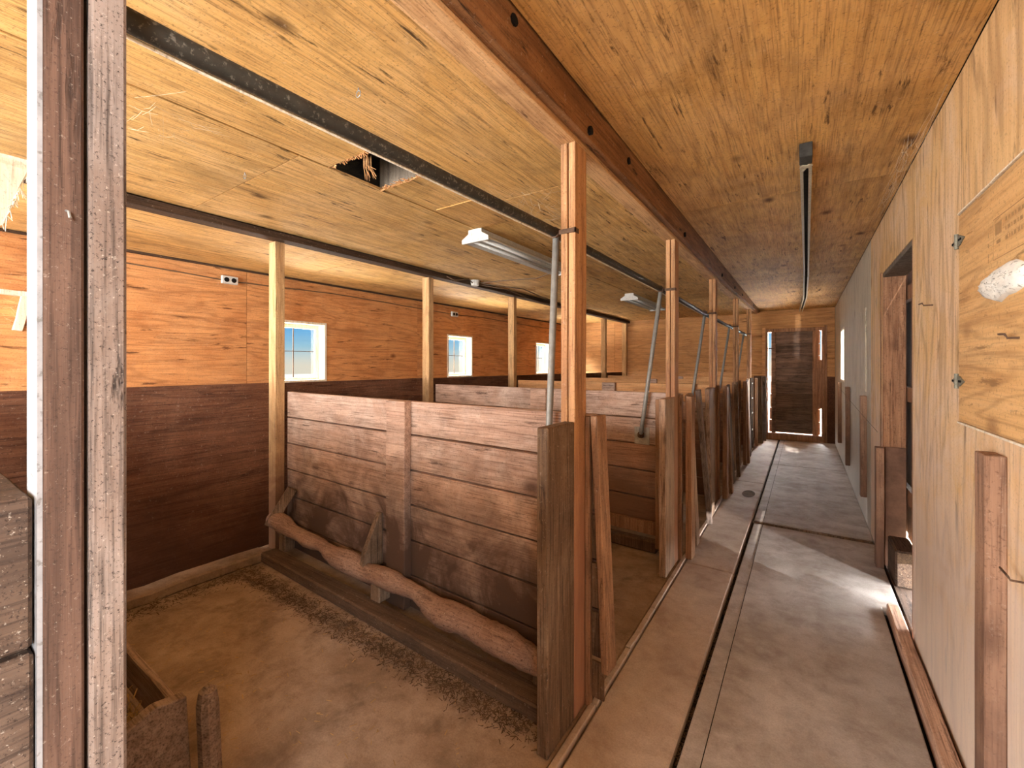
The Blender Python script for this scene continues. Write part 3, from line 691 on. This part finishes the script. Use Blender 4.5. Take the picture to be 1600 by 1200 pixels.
tag(litter('straw_litter', [(-3.0, .8, 0), (-.9, .9, 0)], M['straw'], 260, .3, .3, .001, .008, .03), 'scattered straw bits on the nearest stall floor', 'straw', kind='stuff')
tag(litter('floor_debris', [(-.38, 1.0, -.04), (-.38, 5.0, -.035)], M['straw_dark'], 1500, .006, .05, .006, .005, .015), 'dark debris packed in the long floor joint', 'debris', kind='stuff')
tag(litter('floor_debris', [(-.35, 9.35, .014), (.3, 9.4, .014)], M['straw'], 350, .08, .06, .01, .01, .04), 'pale debris on the floor before the end door', 'debris', kind='stuff')

# feed trough at the bottom left
t = thing('feed_trough', (-2.2, .45, 0), 'low wooden feed trough with straw on the nearest stall floor at the bottom left', 'trough')
obj('back_board', MB().bar((-3.15, .56, .15), (-1.74, .56, .15), .022, .29, wob=.002, n=8), M['trough'], t, bevel=.004)
obj('front_board', MB().bar((-3.15, .33, .11), (-1.74, .33, .11), .022, .21, wob=.002, n=8), M['trough'], t, bevel=.004)
obj('bottom_board', MB().box(-3.15, -1.74, .341, .549, .145, .16), M['trough'], t)
obj('end_board', MB().prism([(-1.74, .31, .0), (-1.74, .60, .0), (-1.74, .585, .30), (-1.74, .50, .315), (-1.74, .33, .25)], (.04, 0, 0)), M['trough'], t, bevel=.004)
obj('side_stake', MB().tube([(-1.66, .64, 0), (-1.66, .63, .26), (-1.66, .63, .31), (-1.66, .63, .325)], [.034, .034, .026, .008], 10), M['trough'], t)
tag(litter('trough_straw', [(-3.0, .445, .162), (-1.85, .445, .162)], M['straw'], 5000, .06, .032, .03, .008, .035), 'heap of chopped straw lying in the low feed trough', 'straw', kind='stuff')

# ------------------------------------------------------------------ long black pipe and grey divider poles
pp = [(-.86, YB+.1, 1.93), (-.86, .3, 1.93), (-.86, 1.6, 1.955), (-.86, 3.2, 1.955), (-.86, 4.9, 1.94), (-.86, 6.7, 1.945), (-.86, 8.4, 1.95), (-.86, YE-.01, 1.95)]
tag(obj('vacuum_pipe', MB().tube(pp, .0185, 10), M['pipe'], smooth=True), 'long dusty black pipe running beside the aisle posts through the whole barn', 'pipe')
tag(obj('pale_conduit', MB().tube([(p[0]-.016, p[1], p[2]-.016) for p in pp], .0035, 6), M['frame'], smooth=True), 'thin pale cord along the underside of the black pipe', 'cord')
for i, y in enumerate(PY):
    lab = ['nearest grey steel pole slanting from the black pipe down behind the tall guard board', 'second grey steel pole, its foot on the tin plate', 'third grey steel pole from the camera', 'fourth grey steel pole from the camera', 'farthest grey steel pole'][i]
    t = thing('divider_pole', (-1.0, y+.08, .86), lab, 'pole', 'slanting grey divider poles')
    a = (-.862, y+.055, 1.94); b_ = (-.93 if i == 0 else -1.02, y+.095, .875)
    obj('tube', MB().tube([a, tuple(a[k]+(b_[k]-a[k])*.93 for k in range(3)), b_], .0150, 10), M['galv'], t, smooth=True)
    obj('foot_flange', MB().tube([(b_[0]-.004, b_[1]+.012, b_[2]-.012), (b_[0], b_[1], b_[2]+.012)], .024, 10), M['rust'], t)
    obj('pipe_clamp', MB().tube([(a[0], a[1]-.02, a[2]+.014), (a[0], a[1]+.02, a[2]+.014)], .0235, 10), M['rust'], t)

# ------------------------------------------------------------------ fluorescent shop lights
def shoplight(x, y0, y1, label):
    t = thing('shop_light', (x, (y0+y1)/2, HS), label, 'lamp', 'white fluorescent shop lights')
    zt = HS-.004; a = .115
    pts = [(-.05, 0), (-.05, -.035), (-a, -.075), (-a, -.084), (-.045, -.05), (.045, -.05), (a, -.084), (a, -.075), (.05, -.035), (.05, 0)]
    mb = MB().prism([(x+p[0], y0+.012, zt+p[1]) for p in pts], (0, y1-y0-.024, 0))
    obj('reflector', mb, M['white'], t)
    ep = [(-.06, .0), (-.062, -.03), (-a-.008, -.065), (-a-.008, -.095), (a+.008, -.095), (a+.008, -.065), (.062, -.03), (.06, .0)]
    for yy in (y0, y1-.012):
        obj('end_cap', MB().prism([(x+p[0], yy, zt+p[1]) for p in ep], (0, .012, 0)), M['white'], t)
    for sx in (-.042, .042):
        obj('tube', MB().tube([(x+sx, y0+.02, zt-.075), (x+sx, y1-.02, zt-.075)], .014, 8), M['white'], t, smooth=True)
    return t
shoplight(-1.99, 2.46, 3.86, 'nearest white fluorescent shop light under the stall ceiling')
shoplight(-2.00, 5.85, 7.25, 'far white fluorescent shop light half hidden by the second aisle post')

# trolley channel above the aisle
t = thing('ceiling_channel', (0, 5, HA), 'long metal channel rail on the aisle ceiling bending left at its far end', 'rail')
def chan(p0, p1):
    mb = MB()
    mb.bar((p0[0], p0[1], HA-.006), (p1[0], p1[1], HA-.006), .046, .010)
    obj('channel_back', mb, M['mesh_dark'], t)
    for s in (-1, 1):
        obj('channel_side', MB().bar((p0[0]+s*.023, p0[1], HA-.033), (p1[0]+s*.023, p1[1], HA-.033), .004, .062), M['channel'], t)
        obj('channel_lip', MB().bar((p0[0]+s*.017, p0[1], HA-.064), (p1[0]+s*.017, p1[1], HA-.064), .012, .003), M['channel'], t)
chan((.008, 2.50), (.022, 5.72)); chan((.022, 5.735), (.015, 7.6)); chan((.015, 7.605), (-.045, 9.45))
obj('end_box', MB().box(-.018, .034, 2.43, 2.53, HA-.068, HA-.002), M['mesh_dark'], t, bevel=.003)
obj('end_bracket', MB().bar((-.012, 2.54, HA-.07), (.03, 2.56, HA-.07), .03, .004).bar((-.005, 2.60, HA-.07), (.02, 2.53, HA-.07), .008, .006), M['channel'], t)

# ------------------------------------------------------------------ wiring, outlets
def outlet(y, z, label):
    t = thing('power_outlet', (XL, y, z), label, 'outlet', 'white outlets on the window wall')
    obj('cover_box', MB().box(XL+.001, XL+.035, y-.075, y+.075, z-.04, z+.04), M['white'], t, bevel=.005)
    for s in (-1, 1):
        obj('socket', MB().tube([(XL+.034, y+s*.033, z), (XL+.038, y+s*.033, z)], .024, 12), M['black'], t)
outlet(2.03, 2.265, 'nearest white double outlet high on the orange window wall')
outlet(5.44, 2.255, 'far white double outlet high on the orange window wall')
cp = [(XL+.008, y, z) for y, z in ((.9, 2.29), (1.2, 2.285), (1.6, 2.275), (1.94, 2.262), (2.12, 2.262), (2.5, 2.27), (3.2, 2.29), (4.0, 2.28), (4.9, 2.26), (5.36, 2.255), (5.52, 2.255), (6.2, 2.27), (7.5, 2.25), (9.3, 2.24))]
tag(obj('wall_cable', MB().tube(cp, .006, 6), M['cable'], smooth=True), 'thin brown cable linking the outlets along the window wall', 'cable')
t = thing('junction_box', (-3.2, 3.85, 2.36), 'small round white junction box with cables on the dark ceiling strip', 'junction box')
obj('box', MB().tube([(-3.19, 3.95, 2.395), (-3.19, 3.95, 2.335)], [.055, .045], 14), M['white'], t)
for path in ([(-3.19, 3.90, 2.36), (-3.12, 3.75, 2.37), (-3.2, 3.6, 2.34), (-3.22, 3.5, 2.37)],
             [(-3.17, 4.0, 2.37), (-2.9, 4.1, 2.385), (-2.5, 4.2, 2.385), (-2.1, 3.95, 2.38)],
             [(-3.17, 4.0, 2.35), (-3.1, 4.5, 2.36), (-3.2, 5.1, 2.34), (-3.22, 5.6, 2.33), (-3.2, 6.4, 2.36)],
             [(-3.17, 4.0, 2.37), (-3.0, 4.7, 2.385), (-3.1, 5.4, 2.375), (-3.2, 6.4, 2.37)]):
    obj('cable', MB().tube(path, .006, 6), M['cable'], t, smooth=True)
# screw eyes in the ceiling
for i, (x, y) in enumerate(((-1.33, .98), (-2.4, 1.08))):
    n = 10
    ring = [(x+.012*math.cos(2*PI*k/n), y, HS-.022+.012*math.sin(2*PI*k/n)) for k in range(n+1)]
    tag(obj('screw_eye', MB().tube(ring, .002, 5).tube([(x, y, HS), (x, y, HS-.01)], .0025, 5), M['galv']), ['small steel screw eye in the ceiling right of the broken hole', 'small steel screw eye in the ceiling near the dark strip'][i], 'hook')

# ------------------------------------------------------------------ torn panel and broken bracket at the left edge
mb = MB(); up = [(-3.10-.01*random.random(), .433-.0057*k-random.uniform(0, .012), 2.36-.020*k+random.uniform(-.01, .01)) for k in range(16)]
up += [(-3.10, .30, 2.02), (-3.11, .1, 1.99), (-3.10, -.3, 2.0)]
mb.prism([(-3.11, -.35, 2.39), (-3.10, .44, 2.39)]+up, (-.006, 0, 0))
for k in range(60):
    q = random.choice(up); mb.tube([q, (q[0]+random.uniform(-.01, .01), q[1]+random.uniform(-.02, .02), q[2]-random.uniform(.01, .05))], .0015, 4)
tag(obj('torn_panel', mb, M['frame']), 'ragged pale sheet hanging from the ceiling at the left edge', 'panel')
t = thing('broken_bracket', (XL, .72, 1.9), 'pale broken wooden bracket with cobwebs on the wall at the left edge', 'bracket')
obj('cross_piece', MB().bar((XL+.05, .50, 1.93), (XL+.04, .78, 1.925), .06, .035, wob=.003, n=3), M['frame'], t, bevel=.003)
obj('upright', MB().bar((XL+.04, .60, 1.66), (XL+.04, .64, 1.915), .05, .05, up=(0, 1, 0), wob=.003, n=3), M['frame'], t, bevel=.003)

# ------------------------------------------------------------------ cobwebs
def web(center, spread, n, label, drop=.05):
    mb = MB()
    for i in range(n):
        a = Vector(center)+Vector([random.uniform(-q, q) for q in spread]); b_ = a+Vector([random.gauss(0, q*.55) for q in spread])
        m = (a+b_)/2-Vector((0, 0, drop*random.random()))
        mb.tube([a, m, b_], .0004, 3, cap=False)
    return tag(obj('cobweb', mb, M['web']), label, 'cobweb', kind='stuff')
web((-1.30, 2.2, 2.33), (.10, .22, .07), 46, 'dusty cobweb hanging between ceiling and black pipe beside the nearest full post', .03)
web((.40, 2.9, 2.37), (.03, .4, .03), 70, 'cobwebs along the joint of the right wall and ceiling', .02)
web((-2.1, .62, 2.35), (.15, .1, .02), 26, 'cobweb threads under the ceiling by the double post', .01)
web((XL+.05, .72, 1.82), (.03, .16, .12), 40, 'cobweb round the broken bracket', .04)
